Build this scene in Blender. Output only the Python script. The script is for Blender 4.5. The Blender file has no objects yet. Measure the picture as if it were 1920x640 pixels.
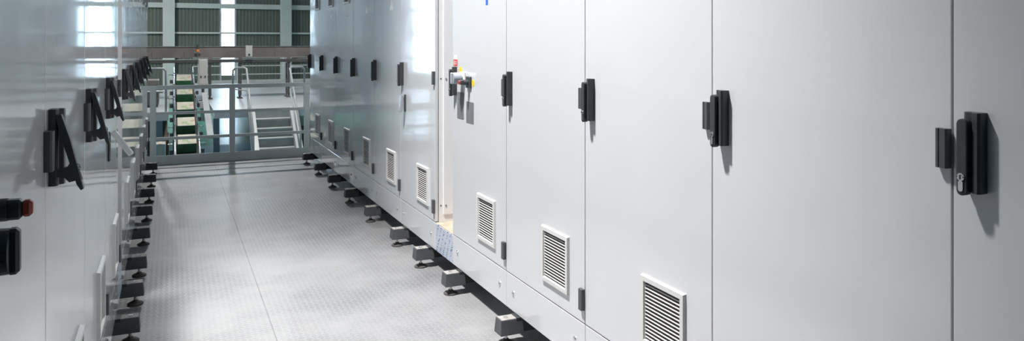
import bpy, bmesh, math, random
from mathutils import Vector, Matrix
R = math.radians
random.seed(4)
scene = bpy.context.scene
col = scene.collection

# ------------------------------------------------------------------ camera
F = 1394.0                      # focal length in pixels of the 1920x640 frame
YAW = R(24.63)
CAMZ = 1.49
HOR = 79.0                      # pixel row of the horizon
cam_d = bpy.data.cameras.new('camera')
cam_d.sensor_width = 36.0
cam_d.lens = F / 1920.0 * 36.0
cam_d.shift_y = -(320.0 - HOR) / 1920.0
cam_d.clip_start = 0.02
cam = bpy.data.objects.new('camera', cam_d)
col.objects.link(cam)
cam.location = (0, 0, CAMZ)
cam.rotation_euler = (R(90), 0, -YAW)
scene.camera = cam

# ------------------------------------------------------------------ world, exposure
world = bpy.data.worlds.new('world')
scene.world = world
world.use_nodes = True
wn = world.node_tree.nodes
wn['Background'].inputs[0].default_value = (0.66, 0.85, 1.0, 1)
wn['Background'].inputs[1].default_value = 16.0
vs = scene.view_settings
vs.view_transform = 'Standard'
vs.look = 'None'
vs.gamma = 1.0
vs.use_curve_mapping = False
vs.exposure = 0.0
LAMP_W = 500.0
NEAR_W = 3600.0
ROOF_FILL_E = 0.74

# ------------------------------------------------------------------ helpers
def pix(px, py, zc):
    """world point seen at pixel (px, py) at depth zc along the lens axis"""
    f = Vector((math.sin(YAW), math.cos(YAW), 0))
    r = Vector((math.cos(YAW), -math.sin(YAW), 0))
    return Vector((0, 0, CAMZ)) + zc * (f + r * ((px - 960) / F) + Vector((0, 0, 1)) * ((HOR - py) / F))

def mat(name, color, rough=0.5, metal=0.0, spec=0.5, coat=0.0, noise=0.0, nscale=8.0, bump=0.0, bscale=200.0, stretch=None, trans=0.0, alpha=1.0):
    m = bpy.data.materials.new(name)
    m.use_nodes = True
    nt = m.node_tree
    b = nt.nodes['Principled BSDF']
    b.inputs['Base Color'].default_value = (*color, 1)
    b.inputs['Roughness'].default_value = rough
    b.inputs['Metallic'].default_value = metal
    b.inputs['Specular IOR Level'].default_value = spec
    b.inputs['Coat Weight'].default_value = coat
    b.inputs['Coat Roughness'].default_value = 0.07
    b.inputs['Transmission Weight'].default_value = trans
    b.inputs['Alpha'].default_value = alpha
    tc = nt.nodes.new('ShaderNodeTexCoord')
    mp = nt.nodes.new('ShaderNodeMapping')
    nt.links.new(tc.outputs['Object'], mp.inputs['Vector'])
    if stretch: mp.inputs['Scale'].default_value = stretch
    if noise > 0:
        n = nt.nodes.new('ShaderNodeTexNoise')
        n.inputs['Scale'].default_value = nscale
        n.inputs['Detail'].default_value = 5
        nt.links.new(mp.outputs[0], n.inputs['Vector'])
        rp = nt.nodes.new('ShaderNodeValToRGB')
        rp.color_ramp.elements[0].position = 0.3
        rp.color_ramp.elements[1].position = 0.7
        rp.color_ramp.elements[0].color = (*[max(0, c * (1 - noise)) for c in color], 1)
        rp.color_ramp.elements[1].color = (*[min(1, c * (1 + noise)) for c in color], 1)
        nt.links.new(n.outputs['Fac'], rp.inputs['Fac'])
        nt.links.new(rp.outputs['Color'], b.inputs['Base Color'])
    if bump > 0:
        n2 = nt.nodes.new('ShaderNodeTexNoise')
        n2.inputs['Scale'].default_value = bscale
        n2.inputs['Detail'].default_value = 2
        nt.links.new(mp.outputs[0], n2.inputs['Vector'])
        bp = nt.nodes.new('ShaderNodeBump')
        bp.inputs['Strength'].default_value = bump
        bp.inputs['Distance'].default_value = 0.002
        nt.links.new(n2.outputs['Fac'], bp.inputs['Height'])
        nt.links.new(bp.outputs['Normal'], b.inputs['Normal'])
    return m

def emis(name, color, strength):
    m = bpy.data.materials.new(name)
    m.use_nodes = True
    nt = m.node_tree
    nt.nodes.remove(nt.nodes['Principled BSDF'])
    e = nt.nodes.new('ShaderNodeEmission')
    e.inputs[0].default_value = (*color, 1)
    e.inputs[1].default_value = strength
    nt.links.new(e.outputs[0], nt.nodes['Material Output'].inputs['Surface'])
    return m

def glass_pane(name):
    m = bpy.data.materials.new(name)
    m.use_nodes = True
    nt = m.node_tree
    nt.nodes.remove(nt.nodes['Principled BSDF'])
    t = nt.nodes.new('ShaderNodeBsdfTransparent')
    t.inputs[0].default_value = (0.93, 0.95, 0.96, 1)
    g = nt.nodes.new('ShaderNodeBsdfGlossy')
    g.inputs['Roughness'].default_value = 0.03
    mx = nt.nodes.new('ShaderNodeMixShader')
    mx.inputs[0].default_value = 0.08
    nt.links.new(t.outputs[0], mx.inputs[1])
    nt.links.new(g.outputs[0], mx.inputs[2])
    nt.links.new(mx.outputs[0], nt.nodes['Material Output'].inputs['Surface'])
    return m

class MB:
    """collects shapes into one bmesh; mesh() or build() turns it into a mesh / an object"""
    def __init__(self):
        self.bm = bmesh.new()
    def _add(self, fn):
        before = set(self.bm.verts)
        fn()
        return [v for v in self.bm.verts if v not in before]
    def box(self, lo, hi, bevel=0.0, seg=1, taper=None):
        b = bmesh.new()
        bmesh.ops.create_cube(b, size=1)
        c = [(lo[i] + hi[i]) / 2 for i in range(3)]
        s = [hi[i] - lo[i] for i in range(3)]
        for v in b.verts:
            tx = ty = 1.0
            if taper and v.co.z > 0: tx, ty = taper
            v.co = Vector((c[0] + v.co.x * s[0] * tx, c[1] + v.co.y * s[1] * ty, c[2] + v.co.z * s[2]))
        if bevel > 0:
            bmesh.ops.bevel(b, geom=b.edges[:], offset=bevel, segments=seg, affect='EDGES', profile=0.6)
        return self._merge(b)
    def _merge(self, b, M=None):
        me = bpy.data.meshes.new('tmp')
        b.to_mesh(me); b.free()
        if M is not None: me.transform(M)
        self.bm.from_mesh(me)
        bpy.data.meshes.remove(me)
        return self
    def prism(self, pts, d0, d1, axis='z', bevel=0.0):
        """polygon pts (2-D) extruded along axis from d0 to d1"""
        b = bmesh.new()
        def P(p, d):
            if axis == 'z': return (p[0], p[1], d)
            if axis == 'y': return (p[0], d, p[1])
            return (d, p[0], p[1])
        a = [b.verts.new(P(p, d0)) for p in pts]
        c = [b.verts.new(P(p, d1)) for p in pts]
        n = len(pts)
        b.faces.new(a); b.faces.new(c[::-1])
        for i in range(n):
            b.faces.new((a[i], c[i], c[(i + 1) % n], a[(i + 1) % n]))
        bmesh.ops.recalc_face_normals(b, faces=b.faces[:])
        if bevel > 0:
            bmesh.ops.bevel(b, geom=b.edges[:], offset=bevel, segments=2, affect='EDGES', profile=0.6)
        return self._merge(b)
    def cyl(self, p0, p1, r0, r1=None, n=16):
        p0 = Vector(p0); p1 = Vector(p1)
        if r1 is None: r1 = r0
        b = bmesh.new()
        d = p1 - p0
        bmesh.ops.create_cone(b, cap_ends=True, segments=n, radius1=r0, radius2=r1, depth=d.length)
        M = Matrix.Translation((p0 + p1) / 2) @ d.to_track_quat('Z', 'Y').to_matrix().to_4x4()
        return self._merge(b, M)
    def beam(self, p0, p1, w, h, bevel=0.0):
        """rectangular bar between two points; w across (horizontal), h vertical-ish"""
        p0 = Vector(p0); p1 = Vector(p1)
        d = (p1 - p0); L = d.length; d.normalize()
        up = Vector((0, 0, 1))
        if abs(d.dot(up)) > 0.98: up = Vector((0, 1, 0))
        s = d.cross(up).normalized(); u = s.cross(d).normalized()
        M = Matrix((( s.x, d.x, u.x, (p0.x + p1.x) / 2), (s.y, d.y, u.y, (p0.y + p1.y) / 2), (s.z, d.z, u.z, (p0.z + p1.z) / 2), (0, 0, 0, 1)))
        b = bmesh.new()
        bmesh.ops.create_cube(b, size=1)
        for v in b.verts: v.co = Vector((v.co.x * w, v.co.y * L, v.co.z * h))
        if bevel > 0:
            bmesh.ops.bevel(b, geom=b.edges[:], offset=bevel, segments=1, affect='EDGES')
        return self._merge(b, M)
    def tube(self, pts, r, n=10):
        pts = [Vector(p) for p in pts]
        b = bmesh.new()
        rings = []
        ref = None
        for i, p in enumerate(pts):
            if i == 0: d = pts[1] - pts[0]
            elif i == len(pts) - 1: d = pts[-1] - pts[-2]
            else: d = (pts[i + 1] - p).normalized() + (p - pts[i - 1]).normalized()
            d.normalize()
            if ref is None:
                ref = Vector((1, 0, 0)) if abs(d.x) < 0.9 else Vector((0, 1, 0))
            s = (ref - d * ref.dot(d)).normalized(); t = d.cross(s)
            ref = s
            rings.append([b.verts.new(p + (s * math.cos(a) + t * math.sin(a)) * r) for a in [2 * math.pi * k / n for k in range(n)]])
        for a, c in zip(rings, rings[1:]):
            for k in range(n):
                b.faces.new((a[k], a[(k + 1) % n], c[(k + 1) % n], c[k]))
        b.faces.new(rings[0][::-1]); b.faces.new(rings[-1])
        bmesh.ops.recalc_face_normals(b, faces=b.faces[:])
        for f in b.faces: f.smooth = len(f.verts) == 4
        return self._merge(b)
    def lathe(self, prof, n=20, center=(0, 0, 0)):
        b = bmesh.new()
        rings = []
        for (r, z) in prof:
            rings.append([b.verts.new((center[0] + r * math.cos(2 * math.pi * k / n), center[1] + r * math.sin(2 * math.pi * k / n), center[2] + z)) for k in range(n)])
        for a, c in zip(rings, rings[1:]):
            for k in range(n):
                f = b.faces.new((a[k], a[(k + 1) % n], c[(k + 1) % n], c[k]))
                f.smooth = True
        b.faces.new(rings[0][::-1]); b.faces.new(rings[-1])
        bmesh.ops.recalc_face_normals(b, faces=b.faces[:])
        return self._merge(b)
    def mesh(self, name, m):
        me = bpy.data.meshes.new(name)
        self.bm.to_mesh(me); self.bm.free()
        me.materials.append(m)
        return me
    def build(self, name, m, parent=None, loc=None):
        return put(name, self.mesh(name, m), parent, loc)

def put(name, me, parent=None, loc=None, rot=None):
    o = bpy.data.objects.new(name, me)
    col.objects.link(o)
    if parent is not None: o.parent = parent
    if loc is not None: o.location = loc
    if rot is not None: o.rotation_euler = rot
    return o

def tag(o, label=None, cat=None, group=None, kind=None):
    if label: o['label'] = label
    if cat: o['category'] = cat
    if group: o['group'] = group
    if kind: o['kind'] = kind
    return o

def thing(name, label, cat, loc=(0, 0, 0), rz=0.0, group=None):
    o = bpy.data.objects.new(name, None)
    o.empty_display_size = 0.1
    col.objects.link(o)
    o.location = loc
    o.rotation_euler = (0, 0, rz)
    return tag(o, label, cat, group)

# ------------------------------------------------------------------ materials
def cabinet_paint():
    m = mat('cabinet_paint', (0.66, 0.67, 0.685), 0.38, coat=1.0, noise=0.012, nscale=1.5)
    nt = m.node_tree
    b = nt.nodes['Principled BSDF']
    tc = nt.nodes.new('ShaderNodeTexCoord')
    n = nt.nodes.new('ShaderNodeTexNoise'); n.inputs['Scale'].default_value = 2.2; n.inputs['Detail'].default_value = 1
    n2 = nt.nodes.new('ShaderNodeTexNoise'); n2.inputs['Scale'].default_value = 420; n2.inputs['Detail'].default_value = 1
    nt.links.new(tc.outputs['Object'], n.inputs['Vector'])
    nt.links.new(tc.outputs['Object'], n2.inputs['Vector'])
    ob = nt.nodes.new('ShaderNodeObjectInfo')
    ad = nt.nodes.new('ShaderNodeVectorMath'); ad.operation = 'MULTIPLY_ADD'
    ad.inputs[1].default_value = (17, 17, 17)
    nt.links.new(ob.outputs['Random'], ad.inputs[0]); nt.links.new(tc.outputs['Object'], ad.inputs[2])
    n3 = nt.nodes.new('ShaderNodeTexNoise'); n3.inputs['Scale'].default_value = 9; n3.inputs['Detail'].default_value = 7; n3.inputs['Roughness'].default_value = 0.65
    nt.links.new(ad.outputs[0], n3.inputs['Vector'])
    r3 = nt.nodes.new('ShaderNodeValToRGB')
    r3.color_ramp.elements[0].position = 0.70; r3.color_ramp.elements[0].color = (0, 0, 0, 1)
    r3.color_ramp.elements[1].position = 0.78; r3.color_ramp.elements[1].color = (0.35, 0.35, 0.35, 1)
    nt.links.new(n3.outputs['Fac'], r3.inputs['Fac'])
    src = b.inputs['Base Color'].links[0].from_socket
    mx = nt.nodes.new('ShaderNodeMix'); mx.data_type = 'RGBA'
    nt.links.new(r3.outputs['Color'], mx.inputs['Factor']); nt.links.new(src, mx.inputs['A'])
    mx.inputs['B'].default_value = (0.30, 0.29, 0.28, 1)
    nt.links.new(mx.outputs['Result'], b.inputs['Base Color'])
    b1 = nt.nodes.new('ShaderNodeBump'); b1.inputs['Strength'].default_value = 0.10; b1.inputs['Distance'].default_value = 0.02
    b2 = nt.nodes.new('ShaderNodeBump'); b2.inputs['Strength'].default_value = 0.05; b2.inputs['Distance'].default_value = 0.0006
    nt.links.new(n.outputs['Fac'], b1.inputs['Height'])
    nt.links.new(n2.outputs['Fac'], b2.inputs['Height'])
    nt.links.new(b1.outputs['Normal'], b2.inputs['Normal'])
    nt.links.new(b2.outputs['Normal'], b.inputs['Normal'])
    nt.links.new(b1.outputs['Normal'], b.inputs['Coat Normal'])
    return m

def chequer_plate():
    m = bpy.data.materials.new('chequer_plate')
    m.use_nodes = True
    nt = m.node_tree
    b = nt.nodes['Principled BSDF']
    tc = nt.nodes.new('ShaderNodeTexCoord')
    sp = nt.nodes.new('ShaderNodeSeparateXYZ')
    nt.links.new(tc.outputs['Object'], sp.inputs[0])
    def M(op, a, c=None, d=None):
        n = nt.nodes.new('ShaderNodeMath'); n.operation = op
        for i, v in enumerate((a, c, d)):
            if v is None: continue
            if isinstance(v, (int, float)): n.inputs[i].default_value = v
            else: nt.links.new(v, n.inputs[i])
        return n.outputs[0]
    p = 0.030
    x = M('DIVIDE', sp.outputs[0], p); y = M('DIVIDE', sp.outputs[1], p)
    ix = M('FLOOR', x); iy = M('FLOOR', y)
    fx = M('SUBTRACT', M('SUBTRACT', x, ix), 0.5); fy = M('SUBTRACT', M('SUBTRACT', y, iy), 0.5)
    par = M('FLOORED_MODULO', M('ADD', ix, iy), 2.0)
    sg = M('SUBTRACT', M('MULTIPLY', par, 2.0), 1.0)
    fys = M('MULTIPLY', fy, sg)
    a = M('MULTIPLY', M('ADD', fx, fys), 0.7071); c = M('MULTIPLY', M('SUBTRACT', fx, fys), 0.7071)
    e = M('ADD', M('POWER', M('DIVIDE', a, 0.56), 2.0), M('POWER', M('DIVIDE', c, 0.16), 2.0))
    h = M('MAXIMUM', M('SUBTRACT', 1.0, e), 0.0)
    n = nt.nodes.new('ShaderNodeTexNoise'); n.inputs['Scale'].default_value = 1.1; n.inputs['Detail'].default_value = 8; n.inputs['Roughness'].default_value = 0.62
    nt.links.new(tc.outputs['Object'], n.inputs['Vector'])
    rp = nt.nodes.new('ShaderNodeValToRGB')
    rp.color_ramp.elements[0].position = 0.32; rp.color_ramp.elements[0].color = (0.235, 0.24, 0.245, 1)
    rp.color_ramp.elements[1].position = 0.62; rp.color_ramp.elements[1].color = (0.37, 0.37, 0.375, 1)
    nt.links.new(n.outputs['Fac'], rp.inputs['Fac'])
    # brown scuffs
    n3 = nt.nodes.new('ShaderNodeTexNoise'); n3.inputs['Scale'].default_value = 3.4; n3.inputs['Detail'].default_value = 10; n3.inputs['Roughness'].default_value = 0.7
    mp = nt.nodes.new('ShaderNodeMapping'); mp.inputs['Location'].default_value = (3.1, 1.7, 0)
    nt.links.new(tc.outputs['Object'], mp.inputs['Vector']); nt.links.new(mp.outputs[0], n3.inputs['Vector'])
    r3 = nt.nodes.new('ShaderNodeValToRGB')
    r3.color_ramp.elements[0].position = 0.60; r3.color_ramp.elements[0].color = (0, 0, 0, 1)
    r3.color_ramp.elements[1].position = 0.74; r3.color_ramp.elements[1].color = (0.5, 0.5, 0.5, 1)
    nt.links.new(n3.outputs['Fac'], r3.inputs['Fac'])
    mx = nt.nodes.new('ShaderNodeMix'); mx.data_type = 'RGBA'
    nt.links.new(r3.outputs['Color'], mx.inputs['Factor'])
    nt.links.new(rp.outputs['Color'], mx.inputs['A'])
    mx.inputs['B'].default_value = (0.34, 0.30, 0.26, 1)
    # rib tops are rubbed bright, dirt settles between them
    r5 = nt.nodes.new('ShaderNodeMapRange'); r5.inputs['From Min'].default_value = 0.36; r5.inputs['From Max'].default_value = 0.60
    r5.inputs['To Min'].default_value = 1.0; r5.inputs['To Max'].default_value = 0.15
    nt.links.new(n.outputs['Fac'], r5.inputs['Value'])
    k_ = M('ADD', 1.0, M('MULTIPLY', M('SUBTRACT', M('MULTIPLY', h, 1.5), 0.35), M('MULTIPLY', r5.outputs['Result'], 0.42)))
    vm = nt.nodes.new('ShaderNodeVectorMath'); vm.operation = 'SCALE'
    nt.links.new(mx.outputs['Result'], vm.inputs[0]); nt.links.new(k_, vm.inputs['Scale'])
    nt.links.new(vm.outputs[0], b.inputs['Base Color'])
    b.inputs['Roughness'].default_value = 0.42
    b.inputs['Specular IOR Level'].default_value = 0.5
    b.inputs['Metallic'].default_value = 0.1
    bp = nt.nodes.new('ShaderNodeBump'); bp.inputs['Strength'].default_value = 0.45; bp.inputs['Distance'].default_value = 0.002
    r4 = nt.nodes.new('ShaderNodeMapRange'); r4.inputs['From Min'].default_value = 0.36; r4.inputs['From Max'].default_value = 0.60
    r4.inputs['To Min'].default_value = 1.0; r4.inputs['To Max'].default_value = 0.18
    nt.links.new(n.outputs['Fac'], r4.inputs['Value'])
    nt.links.new(M('MULTIPLY', h, r4.outputs['Result']), bp.inputs['Height'])
    nt.links.new(bp.outputs['Normal'], b.inputs['Normal'])
    return m

def film_print():
    m = mat('printed_film', (0.62, 0.66, 0.72), 0.25)
    nt = m.node_tree; b = nt.nodes['Principled BSDF']
    tc = nt.nodes.new('ShaderNodeTexCoord'); mp = nt.nodes.new('ShaderNodeMapping')
    mp.inputs['Rotation'].default_value = (0, R(62), 0)
    mp.inputs['Scale'].default_value = (42, 1, 130)
    nt.links.new(tc.outputs['Object'], mp.inputs['Vector'])
    n = nt.nodes.new('ShaderNodeTexNoise'); n.inputs['Scale'].default_value = 1.0; n.inputs['Detail'].default_value = 1
    nt.links.new(mp.outputs[0], n.inputs['Vector'])
    w = nt.nodes.new('ShaderNodeTexWave'); w.inputs['Scale'].default_value = 6.0; w.wave_profile = 'SIN'
    mp2 = nt.nodes.new('ShaderNodeMapping'); mp2.inputs['Rotation'].default_value = (0, R(-28), 0)
    nt.links.new(tc.outputs['Object'], mp2.inputs['Vector']); nt.links.new(mp2.outputs[0], w.inputs['Vector'])
    r1 = nt.nodes.new('ShaderNodeValToRGB'); r1.color_ramp.elements[0].position = 0.53; r1.color_ramp.elements[1].position = 0.56
    r2 = nt.nodes.new('ShaderNodeValToRGB'); r2.color_ramp.elements[0].position = 0.62; r2.color_ramp.elements[1].position = 0.7
    nt.links.new(n.outputs['Fac'], r1.inputs['Fac']); nt.links.new(w.outputs['Fac'], r2.inputs['Fac'])
    ml = nt.nodes.new('ShaderNodeMath'); ml.operation = 'MULTIPLY'
    nt.links.new(r1.outputs['Color'], ml.inputs[0]); nt.links.new(r2.outputs['Color'], ml.inputs[1])
    mx = nt.nodes.new('ShaderNodeMix'); mx.data_type = 'RGBA'
    nt.links.new(ml.outputs[0], mx.inputs['Factor'])
    mx.inputs['A'].default_value = (0.50, 0.55, 0.63, 1)
    mx.inputs['B'].default_value = (0.10, 0.15, 0.34, 1)
    nt.links.new(mx.outputs['Result'], b.inputs['Base Color'])
    return m

def carton_print():
    m = mat('carton_print', (0.62, 0.55, 0.40), 0.5)
    nt = m.node_tree; b = nt.nodes['Principled BSDF']
    tc = nt.nodes.new('ShaderNodeTexCoord')
    mp = nt.nodes.new('ShaderNodeMapping'); mp.inputs['Scale'].default_value = (11, 9, 9)
    nt.links.new(tc.outputs['Object'], mp.inputs['Vector'])
    v = nt.nodes.new('ShaderNodeTexVoronoi'); v.distance = 'CHEBYCHEV'; v.inputs['Scale'].default_value = 1.0
    nt.links.new(mp.outputs[0], v.inputs['Vector'])
    rp = nt.nodes.new('ShaderNodeValToRGB'); rp.color_ramp.interpolation = 'CONSTANT'
    el = rp.color_ramp.elements
    el[0].color = (0.44, 0.42, 0.34, 1); el[1].position = 0.55; el[1].color = (0.27, 0.34, 0.20, 1)
    e = el.new(0.72); e.color = (0.45, 0.27, 0.21, 1)
    e = el.new(0.80); e.color = (0.47, 0.45, 0.38, 1)
    s = nt.nodes.new('ShaderNodeSeparateColor')
    nt.links.new(v.outputs['Color'], s.inputs[0]); nt.links.new(s.outputs[0], rp.inputs['Fac'])
    nt.links.new(rp.outputs['Color'], b.inputs['Base Color'])
    return m

M = {
    'paint': cabinet_paint(),
    'plate': chequer_plate(),
    'film': film_print(),
    'carton_print': carton_print(),
    'carton_green': mat('carton_green', (0.03, 0.13, 0.06), 0.4, noise=0.15, nscale=6),
    'black': mat('black_plastic', (0.050, 0.053, 0.058), 0.42, bump=0.25, bscale=900, noise=0.1, nscale=30),
    'hinge': mat('hinge_plastic', (0.080, 0.084, 0.090), 0.45, noise=0.08, nscale=30),
    'chrome': mat('chrome', (0.80, 0.80, 0.80), 0.18, 1.0, noise=0.05, nscale=40),
    'steel': mat('brushed_steel', (0.50, 0.50, 0.50), 0.32, 0.9, noise=0.15, nscale=12),
    'foot': mat('foot_block_plastic', (0.075, 0.078, 0.085), 0.55, noise=0.15, nscale=14, bump=0.2, bscale=300),
    'foot_cap': mat('dusty_cap', (0.34, 0.32, 0.30), 0.7, noise=0.25, nscale=30),
    'foot_dark': mat('foot_bracket', (0.03, 0.035, 0.035), 0.6, noise=0.15, nscale=14),
    'foot_disc': mat('rubber_disc', (0.085, 0.078, 0.075), 0.7, noise=0.3, nscale=30),
    'vent': mat('vent_plastic', (0.66, 0.655, 0.64), 0.4, noise=0.02, nscale=20),
    'filter': mat('filter_mat', (0.05, 0.042, 0.036), 0.9, noise=0.3, nscale=120),
    'frame': mat('cabinet_frame', (0.82, 0.82, 0.83), 0.4, noise=0.015, nscale=4),
    'carcass': mat('cabinet_carcass', (0.30, 0.31, 0.32), 0.5, noise=0.03, nscale=4),
    'dust_board': mat('dusty_board', (0.50, 0.42, 0.32), 0.8, noise=0.2, nscale=12),
    'sticker_white': mat('sticker_white', (0.86, 0.86, 0.84), 0.45, noise=0.02, nscale=30),
    'sticker_yellow': mat('sticker_yellow', (0.86, 0.62, 0.04), 0.45, noise=0.03, nscale=40),
    'sticker_red': mat('sticker_red', (0.62, 0.05, 0.04), 0.45, noise=0.05, nscale=40),
    'sticker_blue': mat('sticker_blue', (0.04, 0.12, 0.55), 0.45, noise=0.05, nscale=40),
    'knob_grey': mat('knob_grey', (0.34, 0.37, 0.42), 0.4, noise=0.05, nscale=30),
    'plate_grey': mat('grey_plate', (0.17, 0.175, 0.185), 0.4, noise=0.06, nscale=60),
    'red_tip': mat('red_tip', (0.42, 0.07, 0.05), 0.4, noise=0.1, nscale=40),
    'clear_lever': mat('milky_plastic', (0.82, 0.84, 0.85), 0.2, noise=0.03, nscale=20, trans=0.1),
    'smoky_lever': mat('smoky_plastic', (0.50, 0.53, 0.57), 0.15, noise=0.03, nscale=20, trans=0.4),
    'rail': mat('railing_paint', (0.66, 0.70, 0.69), 0.35, noise=0.06, nscale=6),
    'handrail': mat('handrail_steel', (0.27, 0.29, 0.29), 0.4, noise=0.06, nscale=6),
    'far_steel': mat('platform_steel', (0.50, 0.52, 0.53), 0.3, noise=0.08, nscale=3),
    'grey_floor': mat('platform_deck', (0.42, 0.44, 0.45), 0.32, noise=0.08, nscale=1.5),
    'green_floor': mat('green_epoxy', (0.10, 0.34, 0.27), 0.30, noise=0.1, nscale=0.6),
    'blue_floor': mat('hall_floor_blue', (0.20, 0.44, 0.58), 0.42, noise=0.08, nscale=0.6),
    'stair': mat('stair_steel', (0.34, 0.36, 0.36), 0.4, noise=0.08, nscale=5),
    'stair_light': mat('stair_stringer_paint', (0.36, 0.38, 0.38), 0.35, noise=0.05, nscale=5),
    'cladding': mat('cladding_sheet', (0.20, 0.225, 0.20), 0.5, noise=0.06, nscale=0.8),
    'white_steel': mat('white_steelwork', (0.82, 0.85, 0.83), 0.45, noise=0.03, nscale=1.5),
    'inner_wall': mat('pale_cladding', (0.20, 0.23, 0.24), 0.5, noise=0.04, nscale=0.8),
    'roof': mat('roof_sheet', (0.22, 0.24, 0.25), 0.5, noise=0.04, nscale=0.8),
    'glass': glass_pane('window_glass'),
    'win_frame': mat('window_frame', (0.62, 0.60, 0.66), 0.4, noise=0.03, nscale=3),
    'roof_fill_panel': emis('roof_fill_glow', (0.40, 0.70, 1.0), ROOF_FILL_E),  # glow of the added ceiling fill panels
    'lamp_glow': emis('lamp_glow', (1.0, 0.97, 0.93), 30.0),
    'brown_steel': mat('conveyor_panel', (0.20, 0.18, 0.17), 0.35, 0.4, noise=0.2, nscale=2.5),
    'dark_steel': mat('dark_steel', (0.10, 0.10, 0.10), 0.4, 0.5, noise=0.15, nscale=5),
    'belt': mat('conveyor_belt', (0.05, 0.052, 0.05), 0.6, noise=0.1, nscale=10),
    'sensor': mat('sensor_housing', (0.40, 0.40, 0.38), 0.45, noise=0.04, nscale=9),
    'beacon': mat('beacon_orange', (0.75, 0.22, 0.06), 0.3, noise=0.05, nscale=20),
    'cardboard': mat('cardboard', (0.22, 0.16, 0.11), 0.8, noise=0.12, nscale=8),
    'cable': mat('cable_rubber', (0.02, 0.02, 0.022), 0.5, noise=0.1, nscale=20),
}

# ------------------------------------------------------------------ setting: the hall
HX0, HX1, HY0, HY1, HZ0, HZ1 = -13.1, 12.9, -11.0, 38.0, -1.3, 9.0
XR, XL = 1.565, -0.247           # cabinet fronts, right and left of the aisle
LOW = HZ0

o = MB().box((HX0, HY0, LOW - 0.2), (HX1, HY1, LOW)).build('floor_hall', M['green_floor']); tag(o, kind='structure')
o = MB().box((HX0, 10.4, LOW), (HX1, 21.6, LOW + 0.004)).build('floor_blue_area', M['blue_floor']); tag(o, kind='structure')  # thin blue layer over the nearer part of the green floor
fl = MB().box((-1.6, -3.0, -0.22), (2.75, 10.06, -0.008)).build('floor', M['far_steel']); tag(fl, kind='structure')
for x0, x1 in ((-1.6, 0.4792), (0.4808, 2.75)):
    MB().box((x0, -3.0, -0.008), (x1, 10.06, 0.0)).build('floor_plate', M['plate'], fl)
for x in (-1.5, 0.5, 2.65):      # platform legs
    for y in (-2.6, 3.4, 9.6):
        MB().box((x - 0.06, y - 0.06, LOW), (x + 0.06, y + 0.06, -0.22)).build('platform_leg', M['far_steel'], fl)

# ceiling with unseen glowing panels, added as bluish overhead fill
ce = MB().box((HX0, HY0, HZ1), (HX1, HY1, HZ1 + 0.15)).build('ceiling', M['roof']); tag(ce, kind='structure')
for i, y in enumerate((-8.5, -2.0, 4.5, 11.0, 17.5, 24.0, 30.5, 36.0)):
    for x in (-9.0, -3.0, 3.0, 9.0):
        MB().box((x - 0.6, y - 1.6, HZ1 - 0.03), (x + 0.6, y + 1.6, HZ1 - 0.005)).build('roof_fill_panel', M['roof_fill_panel'], ce)

for nm, lo, hi in (('wall_left', (HX0 - 0.2, HY0, LOW), (HX0, HY1, HZ1)), ('wall_right', (HX1, HY0, LOW), (HX1 + 0.2, HY1, HZ1)), ('wall_back', (HX0, HY0 - 0.2, LOW), (HX1, HY0, HZ1))):
    o = MB().box(lo, hi).build(nm, M['inner_wall']); tag(o, kind='structure')

# far wall: corrugated sheets, girts, columns, window strips
BAY = 5.2
colx = [-10.5, -5.3, -0.1, 5.1, 10.3]
winx = [(-9.15, 1.2), (-2.73, 0.64), (2.47, 0.64), (7.67, 0.64)]
wf = MB().box((HX0, HY1 + 0.04, LOW), (HX1, HY1 + 0.10, LOW + 0.5)).build('wall_far', M['inner_wall']); tag(wf, kind='structure')
def sheet_mesh(w):
    n = max(3, int(round(w / 0.165)))
    p = w / n
    pr = []
    for k in range(n):
        x = k * p
        pr += [(x, 0.0), (x + p * 0.62, 0.0), (x + p * 0.70, 0.035), (x + p * 0.92, 0.035)]
    pr.append((w, 0.0))
    bm = bmesh.new()
    a = [bm.verts.new((x, y, LOW)) for x, y in pr]; c = [bm.verts.new((x, y, HZ1)) for x, y in pr]
    a2 = [bm.verts.new((x, y + 0.006, LOW)) for x, y in pr]; c2 = [bm.verts.new((x, y + 0.006, HZ1)) for x, y in pr]
    for k in range(len(pr) - 1):
        bm.faces.new((a[k], a[k + 1], c[k + 1], c[k])); bm.faces.new((a2[k + 1], a2[k], c2[k], c2[k + 1]))
    me = bpy.data.meshes.new('cladding_sheet'); bm.to_mesh(me); bm.free(); me.materials.append(M['cladding'])
    return me
sheets = {}
def clad(x0, x1):
    n = max(1, int(round((x1 - x0) / 1.0))); w = (x1 - x0) / n
    k = round(w, 3)
    if k not in sheets: sheets[k] = sheet_mesh(k)
    for i in range(n): put('cladding_sheet', sheets[k], wf, (x0 + i * w, HY1, 0))
edges = [HX0]
for x, w in winx: edges += [x - w / 2, x + w / 2]
edges.append(HX1)
for i in range(0, len(edges), 2): clad(edges[i], edges[i + 1])
for z, t in ((-0.62, 0.12), (0.62, 0.12), (1.92, 0.085), (3.2, 0.23), (4.5, 0.1), (5.8, 0.19), (7.1, 0.1)):
    MB().box((HX0, HY1 - 0.14, z - t / 2), (HX1, HY1 - 0.02, z + t / 2)).build('girt', M['white_steel'], wf)
for x in colx:
    m = MB().box((x - 0.25, HY1 - 0.50, LOW), (x + 0.25, HY1 - 0.47, HZ1)).box((x - 0.25, HY1 - 0.18, LOW), (x + 0.25, HY1 - 0.15, HZ1)).box((x - 0.02, HY1 - 0.47, LOW), (x + 0.02, HY1 - 0.18, HZ1))
    m.build('column', M['white_steel'], wf)
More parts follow.
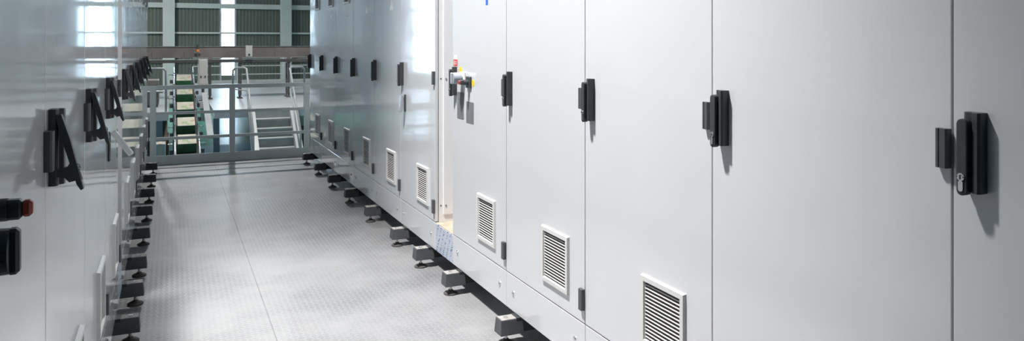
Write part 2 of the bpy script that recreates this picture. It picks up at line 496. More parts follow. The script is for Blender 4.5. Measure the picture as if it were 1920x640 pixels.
for i, (x, w) in enumerate(winx):
    x0, x1 = x - w / 2, x + w / 2
    zb, zt = -0.10, 8.6
    m = MB()
    for a, b_ in ((x0 - 0.05, x0 + 0.03), (x1 - 0.03, x1 + 0.05)): m.box((a, HY1 - 0.05, LOW), (b_, HY1 + 0.1, HZ1))
    wo = m.build('window_%d' % (i + 1), M['win_frame']); tag(wo, kind='structure')
    MB().box((x0 + 0.03, HY1, LOW), (x1 - 0.03, HY1 + 0.05, zb)).build('apron_panel', M['cladding'], wo)
    MB().box((x0 + 0.03, HY1, zt), (x1 - 0.03, HY1 + 0.05, HZ1)).build('head_panel', M['cladding'], wo)
    zs = [zb, 0.62, 1.77, 3.2, 4.5, 5.8, 7.1, zt]
    for a, b_ in zip(zs, zs[1:]):
        MB().box((x0 + 0.03, HY1 + 0.02, a), (x1 - 0.03, HY1 + 0.03, b_)).build('pane', M['glass'], wo)
        MB().box((x0 + 0.03, HY1, b_ - 0.014), (x1 - 0.03, HY1 + 0.04, b_ + 0.014)).build('glazing_bar', M['win_frame'], wo)

# ------------------------------------------------------------------ high-bay lamps hanging from the roof
lamp_d = bpy.data.lights.new('high_bay_light', 'AREA')
lamp_d.shape = 'DISK'; lamp_d.size = 0.22; lamp_d.energy = LAMP_W; lamp_d.color = (1.0, 0.975, 0.95)
h_me = MB().lathe([(0.03, 0.30), (0.12, 0.29), (0.15, 0.20), (0.30, 0.03), (0.30, 0.0), (0.285, 0.0)], 24).mesh('housing', M['far_steel'])
g_me = MB().cyl((0, 0, 0.004), (0, 0, 0.012), 0.28, n=24).mesh('diffuser', M['lamp_glow'])
LZ = 6.5
for i, (x, y, e) in enumerate(((1.2, 16.4, LAMP_W), (-2.0, 30.0, LAMP_W), (-9.0, 16.4, LAMP_W), (8.5, 16.4, LAMP_W))):  # stair lamp matches the rail shadows; far-wall lamp is added to brighten that wall
    t = thing('high_bay_lamp', 'round high-bay lamp hanging ' + ('above the stair to the deck', 'by the far wall, added to brighten it', 'over the left side of the hall', 'over the right side of the hall')[i], 'lamp', (x, y, LZ), group='high-bay lamps')
    lamp_d = lamp_d.copy(); lamp_d.energy = e
    put('housing', h_me, t); put('diffuser', g_me, t)
    MB().cyl((0, 0, 0.29), (0, 0, HZ1 - LZ), 0.01, n=8).build('suspension_rod', M['far_steel'], t)
    l = bpy.data.objects.new('lamp_light', lamp_d); col.objects.link(l); l.parent = t; l.location = (0, 0, -0.01)

# floodlight above the left row, aimed down across the aisle
fp, ft = Vector((-0.85, 3.3, 6.5)), Vector((XR, 3.35, 1.2))
fq = (ft - fp).to_track_quat('-Z', 'Y')
t = thing('floodlight', 'rectangular floodlight hung above the left cabinets, aimed across the aisle', 'lamp', fp)
t.rotation_mode = 'QUATERNION'; t.rotation_quaternion = fq
MB().box((-0.26, -0.30, 0.03), (0.26, 0.30, 0.17), 0.02, 2).build('housing', M['far_steel'], t)
MB().box((-0.22, -0.26, 0.018), (0.22, 0.26, 0.031)).build('diffuser', M['lamp_glow'], t)
MB().box((-0.30, -0.02, 0.06), (-0.27, 0.02, 0.42)).box((0.27, -0.02, 0.06), (0.30, 0.02, 0.42)).box((-0.30, -0.02, 0.40), (0.30, 0.02, 0.43)).build('yoke', M['far_steel'], t)
sd = bpy.data.lights.new('floodlight_beam', 'SPOT')
sd.energy = NEAR_W; sd.spot_size = R(56); sd.spot_blend = 0.75; sd.shadow_soft_size = 0.22; sd.color = (1.0, 0.985, 0.98)
l = bpy.data.objects.new('floodlight_beam', sd); col.objects.link(l); l.parent = t; l.location = (0, 0, -0.02)
rd = MB().cyl((fp.x - 0.25, fp.y, fp.z + 0.3), (fp.x - 0.25, fp.y, HZ1), 0.015, n=8).build('suspension_rod', M['far_steel'], t)
rd.matrix_parent_inverse = (Matrix.Translation(fp) @ fq.to_matrix().to_4x4()).inverted()

# ------------------------------------------------------------------ cabinet parts (local frame: x right, y into the cabinet, z up, front at y = 0)
DB, DT, CT = 0.316, 2.194, 2.22      # door bottom, door top, cabinet top
PB = 0.132                            # plinth bottom
HZ = 1.255                            # handle height
W = 0.8
me_door = MB().box((-W / 2 + 0.0025, 0.0, DB), (W / 2 - 0.0025, 0.022, DT), 0.0025, 2).mesh('door', M['paint'])
me_body = MB().box((-W / 2 + 0.006, 0.026, DB - 0.002), (W / 2 - 0.006, 0.62, CT - 0.004)).box((-W / 2, 0.06, DB - 0.002), (W / 2, 0.62, CT)).mesh('body', M['carcass'])
me_plinth = MB().box((-W / 2 + 0.0015, 0.001, PB), (W / 2 - 0.0015, 0.62, DB - 0.005), 0.002).mesh('plinth', M['paint'])
me_screw = MB().cyl((0, -0.002, 0), (0, 0.004, 0), 0.0125, n=16).cyl((0, -0.0045, 0), (0, -0.002, 0), 0.008, n=12).mesh('screw', M['chrome'])
# hinge: half-round leaf with a groove
hp = [(0.0, 0.0), (0.0, -0.012), (0.003, -0.016), (0.009, -0.0165), (0.0105, -0.014), (0.012, -0.0165), (0.026, -0.0175), (0.030, -0.014), (0.030, 0.0)]
me_hinge = MB().prism(hp, -0.0435, 0.0435, 'z').mesh('hinge', M['hinge'])
# handle base: stepped bar, 44 mm wide
bp_ = [(-0.016, 0.0), (-0.016, -0.014), (-0.010, -0.018), (0.004, -0.018), (0.010, -0.027), (0.022, -0.029), (0.026, -0.024), (0.026, 0.0)]
me_hbase = MB().prism(bp_, -0.0855, 0.0855, 'z', 0.0012).mesh('handle_base', M['black'])
def lever_mesh():
    m = MB()
    pts = []
    w = 0.0115
    L0, L1 = -0.158, 0.006            # pivot at z = 0 near the top
    for k in range(9): a = math.pi * k / 8; pts.append((w * math.cos(a), L1 - w + w * math.sin(a)))
    for k in range(9): a = math.pi + math.pi * k / 8; pts.append((w * math.cos(a), L0 + w + w * math.sin(a)))
    m.prism(pts, 0.0, -0.020, 'y', 0.003)
    return m.mesh('lever', M['black'])
me_lever = lever_mesh()
me_lever_open = MB().prism([(0.004, 0.008), (-0.008, 0.006), (-0.012, -0.05), (-0.012, -0.168), (-0.006, -0.170), (-0.001, -0.155), (0.004, -0.05)], -0.0115, 0.0115, 'x', 0.0015).mesh('lever', M['black'])
me_tongue = MB().prism([(-0.004, -0.098), (0.008, -0.112), (0.030, -0.112), (0.032, -0.128), (0.018, -0.134), (0.012, -0.146), (-0.004, -0.146)], -0.008, 0.008, 'x').mesh('lock_tongue', M['black'])
def lock_mesh():
    m = MB()
    m.cyl((0, 0.001, 0), (0, -0.0025, 0), 0.0082, n=20).cyl((0, -0.0025, 0), (0, -0.0035, 0), 0.0055, n=16)
    pts = []
    for k in range(7): a = math.pi * k / 6; pts.append((0.0052 * math.cos(a), -0.011 + 0.003 * math.sin(a)))
    for k in range(7): a = math.pi + math.pi * k / 6; pts.append((0.0052 * math.cos(a), -0.026 + 0.005 * math.sin(a)))
    m.prism(pts, 0.001, -0.0025, 'y')
    return m.mesh('lock_cylinder', M['chrome'])
me_lock = lock_mesh()
me_lockslot = MB().box((-0.0018, -0.0042, -0.005), (0.0018, -0.003, 0.005)).box((-0.009, -0.003, -0.0012), (0.009, -0.0022, 0.0012)).mesh('keyhole', M['black'])
# vent: frame ring + filter + slats
VW = 0.1275
def vent_frame():
    m = MB()
    t = 0.012
    i = 0.103
    def ring(o0, o1, y0, y1):
        b = bmesh.new()
        A = [b.verts.new((sx * o1, y0, sz * o1)) for sx, sz in ((-1, -1), (1, -1), (1, 1), (-1, 1))]
        B = [b.verts.new((sx * (o1 - 0.004), y1, sz * (o1 - 0.004))) for sx, sz in ((-1, -1), (1, -1), (1, 1), (-1, 1))]
        C = [b.verts.new((sx * (o0 + 0.003), y1, sz * (o0 + 0.003))) for sx, sz in ((-1, -1), (1, -1), (1, 1), (-1, 1))]
        D = [b.verts.new((sx * o0, y0, sz * o0)) for sx, sz in ((-1, -1), (1, -1), (1, 1), (-1, 1))]
        for P, Q in ((A, B), (B, C), (C, D)):
            for k in range(4): b.faces.new((P[k], P[(k + 1) % 4], Q[(k + 1) % 4], Q[k]))
        bmesh.ops.recalc_face_normals(b, faces=b.faces[:])
        m._merge(b)
    ring(i, VW, 0.0, -t)
    return m.mesh('vent_grille', M['vent'])
me_vent = vent_frame()
me_filter = MB().box((-0.104, -0.0012, -0.104), (0.104, -0.0004, 0.104)).mesh('filter_mat', M['filter'])
NS = 15
me_slat = MB().prism([(-0.0008, -0.0004), (-0.0055, -0.0022), (-0.0064, -0.0004), (-0.0055, 0.0009), (-0.0008, 0.0013)], -0.1035, 0.1035, 'x').mesh('slat', M['vent'])
def vent(parent, x, z):
    v = put('vent_grille', me_vent, parent, (x, 0, z))
    put('filter_mat', me_filter, v)
    for k in range(NS):
        put('slat', me_slat, v, (0, 0, -0.094 + k * 0.188 / (NS - 1)))
    return v
# levelling foot
me_block = MB().box((-0.043, -0.108, 0.054), (0.043, 0.02, PB - 0.004), 0.004, 2, taper=(0.80, 0.92)).mesh('levelling_foot', M['foot'])
me_brkt = MB().box((-0.036, -0.02, 0.060), (0.036, 0.16, PB - 0.001)).mesh('foot_bracket', M['foot_dark'])
me_stem = MB().cyl((0, -0.062, 0.012), (0, -0.062, 0.056), 0.0075, n=12).mesh('stem', M['steel'])
me_disc = MB().lathe([(0.041, 0.0), (0.042, 0.007), (0.036, 0.012), (0.016, 0.019), (0.013, 0.026)], 20, (0, -0.062, 0)).mesh('foot_disc', M['foot_disc'])
me_bolt = MB().lathe([(0.011, 0.0), (0.011, 0.0035), (0.007, 0.0035)], 14, (0, -0.064, PB - 0.003)).mesh('bolt', M['chrome'])
me_cap = MB().box((-0.031, -0.097, PB - 0.006), (0.031, -0.002, PB - 0.0025), 0.001).mesh('cap_plate', M['foot_cap'])
def foot(parent, x):
    f = put('levelling_foot', me_block, parent, (x, 0, 0))
    put('foot_bracket', me_brkt, f); put('stem', me_stem, f); put('foot_disc', me_disc, f); put('bolt', me_bolt, f); put('cap_plate', me_cap, f)
me_tri = MB().prism([(-0.052, -0.045), (0.052, -0.045), (0.0, 0.045)], 0.0, -0.0012, 'y').mesh('warning_triangle', M['sticker_white'])

def lever_handle(parent, opened, x=-W / 2 + 0.052, z=HZ):
    h = put('door_handle', me_hbase, parent, (x, 0, z))
    put('lever', me_lever_open if opened else me_lever, h, (-0.006, -0.0185, 0.066), (-R(opened), 0, 0))
    if opened: put('lock_tongue', me_tongue, h, (-0.006, -0.0185, 0.066), (-R(opened), 0, 0))
    lz = -0.118
    for nm, me in (('lock_cylinder', me_lock), ('keyhole', me_lockslot)):
        # rotate the point (0, -0.02, lz) about x by -opened
        a = -R(opened)
        py, pz = (-0.0120 if opened else -0.0200), lz
        q = (-0.006, -0.0185 + py * math.cos(a) - pz * math.sin(a), 0.066 + py * math.sin(a) + pz * math.cos(a))
        put(nm, me, h, q, (a, 0, 0))
    return h

def cabinet(label, loc, rz, feet, opened=0.0, triangle=True, group=None):
    t = thing('electrical_cabinet', label, 'cabinet', loc, rz, group)
    put('body', me_body, t); put('door', me_door, t)
    p = put('plinth', me_plinth, t)
    for x in (-W / 2 + 0.085, W / 2 - 0.085): put('screw', me_screw, p, (x, -0.001, 0.224))
    for z in (0.415, HZ, DT - 0.10): put('hinge', me_hinge, t, (W / 2 - 0.0315, 0, z))
    lever_handle(t, opened)
    vent(t, 0.142, 0.519); vent(t, 0.142, 1.991)
    for x in feet: foot(t, x)
    if triangle:
        s = put('warning_triangle', me_tri, t, (0.142, 0, 1.785)); s['label'] = 'white triangular warning sticker'
    return t

# ------------------------------------------------------------------ right rows
RZR, RZL = R(-90), R(90)
NEAR_END, FAR_START = 4.285, 4.615
right_near = ['grey cabinet by the gap with switches and a red tag beside its handle',
              'grey cabinet in the right row, next to the one with the rotary switches',
              'grey cabinet in the right row, second nearest of those whose vent shows',
              'large grey door with no vent in view, left of the rightmost handle',
              'grey cabinet at the right edge of the photo, carrying the largest black handle']
right_near[2] = 'grey cabinet in the right row with the largest louvred vent in view'
RN = []
for k, lb in enumerate(right_near):
    RN.append(cabinet(lb, (XR, NEAR_END - W / 2 - k * W, 0), RZR, [-0.265], triangle=False, group='right row of cabinets, near block'))
far_words = ['nearest', 'second', 'third', 'fourth', 'fifth', 'last']
RF = []
for k in range(6):
    w_ = far_words[k]
    lb = {0: 'glossy grey cabinet just beyond the gap in the right row, with extra clear latch',
          5: 'farthest glossy grey cabinet of the right row, beside the railing'}.get(k, 'glossy grey cabinet, %s beyond the gap in the right row' % w_)
    RF.append(cabinet(lb, (XR, FAR_START + W / 2 + k * W, 0), RZR, [-0.28, 0.285] if k == 0 else [-0.28], group='right row of cabinets, far block'))
# left rows
left_near = ['grey cabinet with red-tipped rotary switch at the left edge of the photo',
             'glossy grey cabinet with the largest swung-out handle in the left row',
             'glossy grey cabinet with the second largest swung-out handle in the left row',
             'glossy grey cabinet with a milky white latch before the gap, left row']
LN = []
for k, lb in enumerate(left_near):
    LN.append(cabinet(lb, (XL, NEAR_END - W / 2 - (3 - k) * W, 0), RZL, [0.265], opened=[0, 13, 13, 13][k], triangle=True, group='left row of cabinets, near block'))
LF = []
for k in range(6):
    w_ = far_words[k]
    lb = {0: 'glossy grey cabinet just beyond the gap in the left row',
          5: 'farthest glossy grey cabinet of the left row, beside the railing'}.get(k, 'glossy grey cabinet, %s beyond the gap in the left row' % w_)
    LF.append(cabinet(lb, (XL, FAR_START + W / 2 + k * W, 0), RZL, [-0.285, 0.28] if k == 0 else [0.28], opened=13, group='left row of cabinets, far block'))

# end frames and side panels facing the gaps
def end_panel(cab, side, name_label):
    """side +1: on the cabinet's local +x side; -1: on its -x side"""
    x = side * W / 2
    a, b_ = sorted((x + side * 0.001, x + side * 0.004))
    o_ = MB().box((a, 0.024, DB - 0.002), (b_, 0.62, CT)).build('side_frame', M['frame'], cab)
    a, b_ = sorted((x + side * 0.004, x + side * 0.012))
    pn = MB().box((a, 0.052, DB + 0.045), (b_, 0.59, CT - 0.04), 0.003).build('side_panel', M['frame'], cab)
    m = MB()
    for z in (0.42, HZ - 0.005):
        for y, rr in ((0.038, 0.005), ):
            m.cyl((x + side * 0.003, y, z), (x + side * 0.0048, y, z), rr, n=12)
    m.build('screw_hole', M['black'], cab)
    for z in (0.42, HZ - 0.005):
        MB().cyl((x + side * 0.011, 0.070, z), (x + side * 0.0145, 0.070, z), 0.0065, n=14).build('screw', M['steel'], pn)
end_panel(RF[0], 1, ''); end_panel(LF[0], -1, '')
end_panel(RN[0], -1, ''); end_panel(LN[3], 1, '')
end_panel(RF[5], -1, ''); end_panel(LF[5], 1, '')

# plinth bridging the gap, wrapped in printed film, board on top
for X, rz, lb in ((XR, RZR, 'plinth beam in blue-printed protective film bridging the right gap'), (XL, RZL, 'plinth beam bridging the gap in the left row')):
    t = thing('plinth_beam', lb, 'plinth', (X, (NEAR_END + FAR_START) / 2, 0), rz)
    g = (FAR_START - NEAR_END) / 2 - 0.001
    MB().box((-g, 0.001, PB), (g, 0.60, DB - 0.008), 0.002).build('beam', M['film'], t)
    MB().box((-g, 0.003, DB - 0.008), (g, 0.60, DB - 0.003)).build('dusty_top', M['dust_board'], t)

# ------------------------------------------------------------------ rotary switches, tags, latches
def rotary_knob(cab, x, z, knob_mat, plate_mat, dep=0.062, rad=0.031):
    pl = MB().box((-0.036, -0.010, -0.036), (0.036, 0.0, 0.036), 0.003).build('switch_plate', plate_mat, cab, (x, 0, z))
    m = MB().cyl((0, -0.010, 0), (0, -0.024, 0), rad * 0.62, n=20).cyl((0, -0.024, 0), (0, -dep, 0), rad, rad * 0.94, n=24)
    m.box((-rad * 0.32, -dep - 0.010, -rad * 0.95), (rad * 0.32, -dep + 0.004, rad * 0.95), 0.004)
    m.build('knob', knob_mat, pl)
    return pl
def rotary_lever(cab, x, z):
    pl = MB().box((-0.034, -0.012, -0.034), (0.034, 0.0, 0.034), 0.003).build('disconnect_plate', M['black'], cab, (x, 0, z))
    MB().cyl((0, -0.012, 0), (0, -0.040, 0), 0.016, n=18).box((-0.010, -0.058, -0.014), (0.010, -0.036, 0.014), 0.004).build('grip', M['black'], pl)
    MB().box((-0.008, -0.070, -0.011), (0.008, -0.056, 0.012), 0.004).build('grip_tip', M['red_tip'], pl)
    return pl
c0 = RN[0]                         # local x = centre_y - world_y
cy = NEAR_END - W / 2
pl = rotary_knob(c0, cy - 4.10, 1.278, M['knob_grey'], M['sticker_white'], 0.070, 0.035)
s = MB().cyl((cy - 4.145, 0.001, 1.322), (cy - 4.145, -0.0012, 1.322), 0.022, n=20).build('yellow_disc_sticker', M['sticker_yellow'], c0)
s['label'] = 'small round yellow sticker'
rotary_lever(c0, cy - 4.00, 1.258)
s = MB().cyl((cy - 3.945, 0.001, 1.256), (cy - 3.945, -0.0012, 1.256), 0.020, n=20).build('yellow_disc_sticker', M['sticker_yellow'], c0)
s['label'] = 'small round yellow sticker'
tg = MB().box((cy - 4.265, -0.0015, 1.345), (cy - 4.20, 0.0, 1.385)).build('red_tag', M['sticker_red'], c0); tg['label'] = 'small red and white tag'
MB().box((cy - 4.255, -0.0015, 1.385), (cy - 4.21, 0.0, 1.412)).build('white_strip', M['sticker_white'], tg)
MB().box((cy - 4.250, -0.0022, 1.352), (cy - 4.241, -0.0014, 1.378)).box((cy - 4.226, -0.0022, 1.356), (cy - 4.214, -0.0014, 1.362)).box((cy - 4.226, -0.0022, 1.368), (cy - 4.214, -0.0014, 1.374)).build('tag_print', M['sticker_white'], tg)
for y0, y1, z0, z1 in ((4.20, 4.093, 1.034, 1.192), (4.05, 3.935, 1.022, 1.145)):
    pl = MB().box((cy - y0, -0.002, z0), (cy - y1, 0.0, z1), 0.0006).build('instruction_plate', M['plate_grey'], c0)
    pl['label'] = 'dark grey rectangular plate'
s = MB().box((cy - 3.757, -0.0012, 1.692), (cy - 3.727, 0.0, 1.79)).build('blue_sticker', M['sticker_blue'], c0); s['label'] = 'narrow blue sticker'
# left edge switches
cL = LN[0]; cyL = NEAR_END - W / 2 - 3 * W        # local x = world_y - cyL
rotary_knob(cL, 1.10 - cyL - 0.0, 1.230, M['black'], M['sticker_white'], 0.066, 0.030)
rotary_lever(cL, 1.236 - cyL, 1.256)
# clear latches
def latch(cab, x, z, opened, lm):
    b_ = MB().box((-0.016, -0.010, -0.064), (0.016, 0.0, 0.064), 0.004).build('latch_plate', M['black'], cab, (x, 0, z))
    l = MB().box((-0.015, -0.024, -0.122), (0.015, 0.0, 0.004), 0.007, 2).build('latch_lever', lm, b_, (0, -0.012, 0.054))
    l.rotation_euler = (-R(opened), 0, 0)
    l['label'] = 'pale plastic swing lever'
latch(RF[0], (FAR_START + W / 2) - 5.29, 1.49 - 0.447, 8, M['smoky_lever'])
latch(LN[3], 3.63 - (NEAR_END - W / 2), 1.49 - 0.45, 34, M['clear_lever'])

# ------------------------------------------------------------------ guard railing at the end of the aisle
def railing(name, label, x0, x1, y, posts, zfloor=0.0, sec=0.05):
    t = thing(name, label, 'railing', ((x0 + x1) / 2, y, zfloor))
    cx = (x0 + x1) / 2
    MB().box((x0 - cx, -0.025, 0.91), (x1 - cx, 0.025, 0.96), 0.006).build('top_rail', M['rail'], t)
    for z in (0.62, 0.312): MB().box((x0 - cx, -0.016, z - 0.018), (x1 - cx, 0.016, z + 0.018), 0.004).build('mid_rail', M['rail'], t)
    MB().box((x0 - cx, -0.034, 0.0), (x1 - cx, -0.026, 0.11)).build('toe_board', M['rail'], t)
    for x in posts: MB().box((x - cx - 0.034, -0.026, 0.0), (x - cx + 0.034, 0.026, 0.93), 0.005).build('post', M['rail'], t)
    return t
railing('guard_railing', 'grey steel guard railing closing the end of the cabinet aisle', -0.30, 1.70, 10.0, (-0.20, 0.70, 1.62))
railing('guard_railing', 'grey guard railing at the far side of the raised deck', 0.70, 7.5, 28.8, (0.9, 2.2, 3.83, 5.6, 7.3))

# ------------------------------------------------------------------ far raised decks
dk = MB().box((0.84, 17.2, -0.16), (7.6, 29.0, 0.0)).box((0.62, 20.0, -0.16), (0.84, 29.0, 0.0)).build('floor_deck_right', M['grey_floor']); tag(dk, kind='structure')
for x in (1.0, 4.2, 7.3):
    for y in (19.5, 28.5): MB().box((x - 0.07, y - 0.07, LOW), (x + 0.07, y + 0.07, -0.16)).build('deck_leg', M['far_steel'], dk)
dk2 = MB().box((-4.0, 17.2, -0.16), (-0.05, 24.0, 0.0)).build('floor_deck_left', M['grey_floor']); tag(dk2, kind='structure')
for x in (-3.7, -0.25):
    for y in (19.0, 23.5): MB().box((x - 0.07, y - 0.07, LOW), (x + 0.07, y + 0.07, -0.16)).build('deck_leg', M['far_steel'], dk2)

# ------------------------------------------------------------------ stair up to the deck
st = thing('steel_stair', 'grey steel stair with closed risers climbing to the far deck', 'stair', (2.03, 17.2, LOW))
rise, run = 1.3 / 7, 0.225
def sp_(x, y, z): return (x - 2.03, y - 17.2, z - LOW)
for k in range(1, 7):
    z = -k * rise; y = 17.2 - k * run
    MB().box(sp_(1.66, y - 0.03, z - 0.035), sp_(2.40, y + run, z), 0.003).build('tread', M['stair'], st)
for k in range(0, 7):
    z = -k * rise; y = 17.2 - k * run
    MB().box(sp_(1.66, y - 0.004, z - rise), sp_(2.40, y + 0.004, z - 0.036)).build('riser', M['stair'], st)
for x0, x1 in ((1.52, 1.66), (2.40, 2.54)):
    yb = 17.2 - 7 * run
    m = MB().prism([(17.2 - 17.2, -0.16 - LOW), (0.0, 0.06 - LOW), (-0.05, 0.06 - LOW), (yb - 17.2 - 0.06, 0.10), (yb - 17.2 - 0.06, 0.0), (yb - 17.2 + 0.16, 0.0)], x0 - 2.03, x1 - 2.03, 'x')
    m.build('stringer', M['stair_light'], st)
for x, xo in ((1.50, 1.24), (2.42, 2.78)):
    pts = [sp_(xo, 17.5, 0.0), sp_(xo, 17.5, 0.86), sp_(xo + (0.05 if x > xo else -0.05), 17.48, 0.92), sp_(x - (0.05 if x > xo else -0.05), 17.3, 0.93), sp_(x, 17.2, 0.90), sp_(x, 17.2 - 6.5 * run, 0.90 - 6.5 * rise), sp_(x, 17.2 - 7 * run, LOW)]
    MB().tube(pts, 0.022).build('handrail', M['handrail'], st)
    MB().tube([sp_(xo, 17.5, 0.45), sp_(x, 17.2, 0.43), sp_(x, 17.2 - 6.5 * run, 0.43 - 6.5 * rise)], 0.014).build('mid_rail', M['handrail'], st)

# ------------------------------------------------------------------ cross conveyor on the deck
cv = thing('cross_conveyor', 'dark brown steel conveyor spanning the aisle view above the deck', 'conveyor', (1.5, 21.0, 0))
x0, x1 = -3.0, 6.0
for a, b_ in ((-3.0, -0.45), (-0.44, 0.30), (0.31, 2.52), (2.53, 6.0)):
    MB().box((a - 1.5, -0.20, 1.085), (b_ - 1.5, -0.185, 1.365)).build('side_panel', M['brown_steel'], cv)
    MB().box((a - 1.5, 0.185, 1.085), (b_ - 1.5, 0.20, 1.365)).build('side_panel', M['brown_steel'], cv)
MB().box((x0 - 1.5, -0.18, 1.18), (x1 - 1.5, 0.18, 1.21)).build('belt', M['belt'], cv)
MB().box((x0 - 1.5, -0.235, 0.955), (x1 - 1.5, -0.175, 1.035), 0.005).build('cable_tray', M['dark_steel'], cv)
MB().box((x0 - 1.5, -0.22, 1.365), (x1 - 1.5, -0.18, 1.385)).build('edge_strip', M['steel'], cv)
for x in (0.92, 1.66, 2.89, 4.6):
    for y in (-0.16, 0.16):
        lg = MB().box((x - 1.5 - 0.03, y - 0.03, 0.09), (x - 1.5 + 0.03, y + 0.03, 1.09)).build('leg', M['dark_steel'], cv)
        MB().cyl((x - 1.5, y, 0), (x - 1.5, y, 0.02), 0.07, n=14).cyl((x - 1.5, y, 0.02), (x - 1.5, y, 0.10), 0.016, n=8).build('leg_foot', M['foot_disc'], lg)
    MB().box((x - 1.5 - 0.05, -0.21, 0.93), (x - 1.5 + 0.05, 0.21, 1.10)).build('bracket', M['brown_steel'], cv)
for x in (-3.0, -1.8):
    for y in (-0.16, 0.16): MB().box((x - 1.5 - 0.03 + 0.05, y - 0.03, 0.0), (x - 1.5 + 0.03 + 0.05, y + 0.03, 1.09)).build('leg', M['dark_steel'], cv)
# sensor and beacon on it
p = pix(469, 107, 19.3)
t = thing('sensor_box', 'pale grey sensor box with a black eye on the dark conveyor', 'sensor', (p.x, 20.775, 1.10))
MB().box((-0.085, -0.13, 0.0), (0.085, -0.002, 0.30), 0.015, 2).build('housing', M['sensor'], t)
MB().cyl((0.0, -0.128, 0.06), (0.0, -0.145, 0.06), 0.028, n=16).build('lens', M['black'], t)
MB().box((-0.03, -0.02, 0.3), (0.03, 0.0, 0.33)).build('cap', M['dark_steel'], t)
p = pix(371, 97, 19.0)
t = thing('beacon_lamp', 'small orange beacon with black cap on the dark conveyor', 'beacon', (p.x, 20.752, 1.22))
MB().box((-0.07, -0.02, -0.02), (0.07, 0.02, 0.02)).build('bracket', M['steel'], t)
MB().cyl((0, -0.03, 0.02), (0, -0.03, 0.09), 0.034, n=14).build('lens', M['beacon'], t)
MB().cyl((0, -0.03, 0.09), (0, -0.03, 0.20), 0.036, 0.03, n=14).build('cap', M['black'], t)
MB().cyl((0, -0.03, -0.30), (0, -0.03, 0.02), 0.010, n=8).build('stem', M['steel'], t)
# control box on a post
p = pix(376, 112, 18.8)
t = thing('control_box', 'pale grey rounded control box on a post beside the inclined conveyor', 'control box', (0.735, 20.45, 0.0))
MB().box((-0.11, -0.10, 0.40), (0.11, 0.10, 1.06), 0.04, 3).build('housing', M['sensor'], t)
MB().cyl((0, 0, 0.0), (0, 0, 0.41), 0.035, n=12).build('post', M['dark_steel'], t)
MB().box((-0.1, -0.1, 0.0), (0.1, 0.1, 0.015)).build('base_plate', M['dark_steel'], t)
MB().cyl((-0.05, -0.10, 0.62), (-0.05, -0.125, 0.62), 0.02, n=12).cyl((0.05, -0.10, 0.62), (0.05, -0.125, 0.62), 0.02, n=12).build('push_button', M['dark_steel'], t)

# ------------------------------------------------------------------ inclined conveyor with cartons
IX = 0.295
A = Vector((IX, 14.6, -1.28 + 0.25)); B = Vector((IX, 21.4, 0.60))
A = Vector((IX, 15.2, -1.02)); B = Vector((IX, 21.6, 0.66))     # belt line
ic = thing('inclined_conveyor', 'inclined belt conveyor carrying cartons down towards the aisle', 'conveyor', (IX, 18.0, LOW))
def lp(p): return Vector(p) - Vector((IX, 18.0, LOW))
d = (B - A).normalized(); up = Vector((1, 0, 0)).cross(d)
MB().beam(lp(A - up * 0.03), lp(B - up * 0.03), 0.40, 0.05).build('belt', M['belt'], ic)
for s_ in (-1, 1):
    off = Vector((s_ * 0.225, 0, 0))
    MB().beam(lp(A + off), lp(B + off), 0.045, 0.16, 0.004).build('side_rail', M['stair'], ic)
    MB().tube([lp(A + off * 1.0 + up * 0.17), lp(B + off * 1.0 + up * 0.17)], 0.010, 8).build('guide_bar', M['chrome'], ic)
    for k in range(7):
        q = A + d * (0.35 + k * 0.95) + off
        br = MB().beam(lp(q), lp(q + up * 0.19), 0.025, 0.025).build('guide_bracket', M['dark_steel'], ic)
        MB().tube([lp(q + up * 0.13 + Vector((s_ * 0.01, 0, 0))), lp(q + up * 0.13 + Vector((s_ * 0.13, 0, 0)))], 0.011, 8).build('pin', M['chrome'], br)
        MB().beam(lp(q - up * 0.05 + Vector((s_ * 0.03, 0, 0))), lp(q - up * 0.05 + Vector((s_ * 0.10, 0, 0))), 0.10, 0.09).build('bearing_block', M['dark_steel'], br)
    for k in (0.6, 3.2, 6.0):
        q = A + d * k + off
        MB().box(tuple(lp((q.x - 0.03, q.y - 0.03, LOW))), tuple(lp((q.x + 0.03, q.y + 0.03, q.z - 0.06)))).build('leg', M['dark_steel'], ic)
for k in (0.1, 6.5):
    q = A + d * k
    MB().cyl(lp(q + Vector((-0.2, 0, -0.03))), lp(q + Vector((0.2, 0, -0.03))), 0.045, n=16).build('roller', M['steel'], ic)
words = ['nearest', 'second', 'third', 'fourth', 'farthest']
ang = math.atan2(d.z, d.y)
me_cb = MB().box((-0.175, -0.26, 0.0), (0.175, 0.26, 0.19), 0.004).mesh('carton', M['carton_green'])
me_ct = MB().box((-0.172, -0.257, 0.19), (0.172, 0.257, 0.193)).mesh('printed_lid', M['carton_print'])
me_band = MB().box((-0.176, -0.262, 0.085), (0.176, 0.262, 0.10)).mesh('carton_band', M['carton_print'])
for k, yy in enumerate((16.55, 17.55, 18.55, 19.6, 20.65)):
    f_ = (yy - A.y) / (B.y - A.y)
    q = A + (B - A) * f_
    t = thing('printed_carton', '%s green carton with printed cream top on the inclined conveyor' % words[k], 'carton', q - up * 0.004, 0, 'cartons on the inclined conveyor')
    t.rotation_euler = (ang, 0, 0)
    put('carton', me_cb, t); put('printed_lid', me_ct, t)
# pale cover panel beside the conveyor
cp = MB().beam((0.735, 16.4, -0.46), (0.735, 19.6, 0.24), 0.13, 0.05, 0.004).build('cover_panel', M['stair_light'])
tag(cp, 'pale sloping steel cover strip right of the carton conveyor', 'panel')

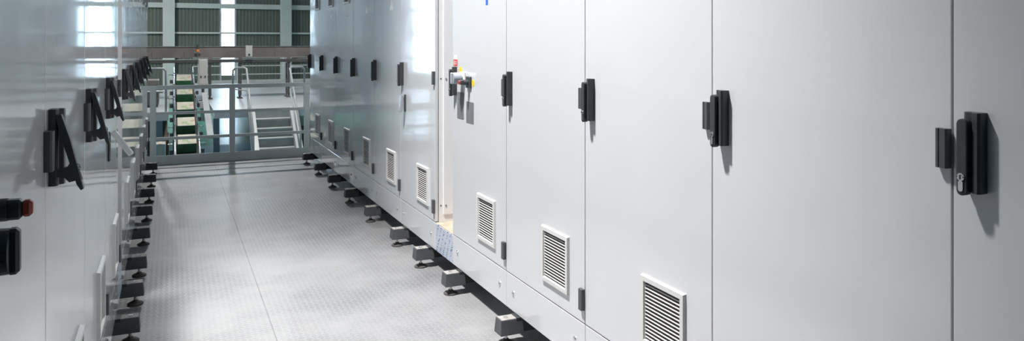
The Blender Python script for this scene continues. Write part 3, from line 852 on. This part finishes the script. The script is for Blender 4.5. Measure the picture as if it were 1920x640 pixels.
# ------------------------------------------------------------------ left deck machine
t = thing('roller_machine', 'dark machine with chrome rollers on the deck left of the cartons', 'machine', (-0.56, 19.2, 0.0))
MB().box((-0.42, -0.45, 0.06), (0.30, 0.5, 0.38), 0.01).build('body', M['dark_steel'], t)
MB().box((-0.42, -0.40, 0.50), (0.30, 0.4, 0.62), 0.01).build('top_cover', M['brown_steel'], t)
for z in (0.41, 0.47):
    MB().cyl((-0.42, -0.30, z), (0.30, -0.30, z), 0.03, n=14).build('roller', M['chrome'], t)
for x in (-0.40, 0.24):
    MB().box((x, -0.40, 0.36), (x + 0.05, 0.4, 0.52)).build('roller_bracket', M['dark_steel'], t)
for x in (-0.38, 0.22):
    for y in (-0.4, 0.4): MB().box((x, y - 0.03, 0.0), (x + 0.06, y + 0.03, 0.07)).build('leg', M['dark_steel'], t)
for y in (17.4, ):
    t = thing('guard_loop', 'grey tubular guard loop in front of the roller machine', 'railing', (-0.30, y, 0.0))
    MB().tube([(-0.30, 0, 0.0), (-0.30, 0, 0.87), (-0.25, 0, 0.93), (0.15, 0, 0.93), (0.20, 0, 0.87), (0.20, 0, 0.0)], 0.024).build('hoop', M['handrail'], t)
    MB().tube([(-0.30, 0, 0.45), (0.20, 0, 0.45)], 0.016).build('mid_rail', M['rail'], t)
# stored boxes under and beside the decks
def crate(name, label, lo, hi, m_, strips=True):
    t = thing(name, label, 'box', ((lo[0] + hi[0]) / 2, (lo[1] + hi[1]) / 2, lo[2]))
    sx, sy, sz = [(hi[i] - lo[i]) for i in range(3)]
    MB().box((-sx / 2, -sy / 2, 0), (sx / 2, sy / 2, sz), 0.008).build('carton', m_, t)
    MB().box((-0.03, -sy / 2 - 0.002, sz * 0.1), (0.03, -sy / 2 + 0.01, sz)).box((-0.03, -sy / 2 - 0.002, sz - 0.004), (0.03, sy / 2, sz + 0.002)).build('tape', M['dust_board'], t)
crate('cardboard_box', 'brown cardboard box on the hall floor under the left deck', (-0.62, 19.0, LOW), (-0.05, 19.7, LOW + 0.62), M['cardboard'])
crate('cardboard_box', 'brown cardboard box stacked on top of another under the left deck', (-0.60, 19.02, LOW + 0.622), (-0.08, 19.68, LOW + 1.02), M['cardboard'])
crate('white_box', 'low white box below the left deck behind the railing', (-0.30, 16.2, LOW), (-0.10, 16.6, LOW + 0.78), M['sensor'])
crate('cardboard_box', 'brown cardboard box under the deck right of the stair', (2.75, 18.2, LOW), (3.5, 18.9, LOW + 0.72), M['cardboard'])
pts = []
for k in range(15):
    a = k / 14
    pts.append((0.95 + 0.75 * a, 17.7 + 0.25 * math.sin(a * 5) + 1.2 * abs(a - 0.5), LOW + 0.016))
tag(MB().tube(pts, 0.011, 8).build('floor_cable', M['cable']), 'thin black cable curving over the shiny green floor', 'cable')
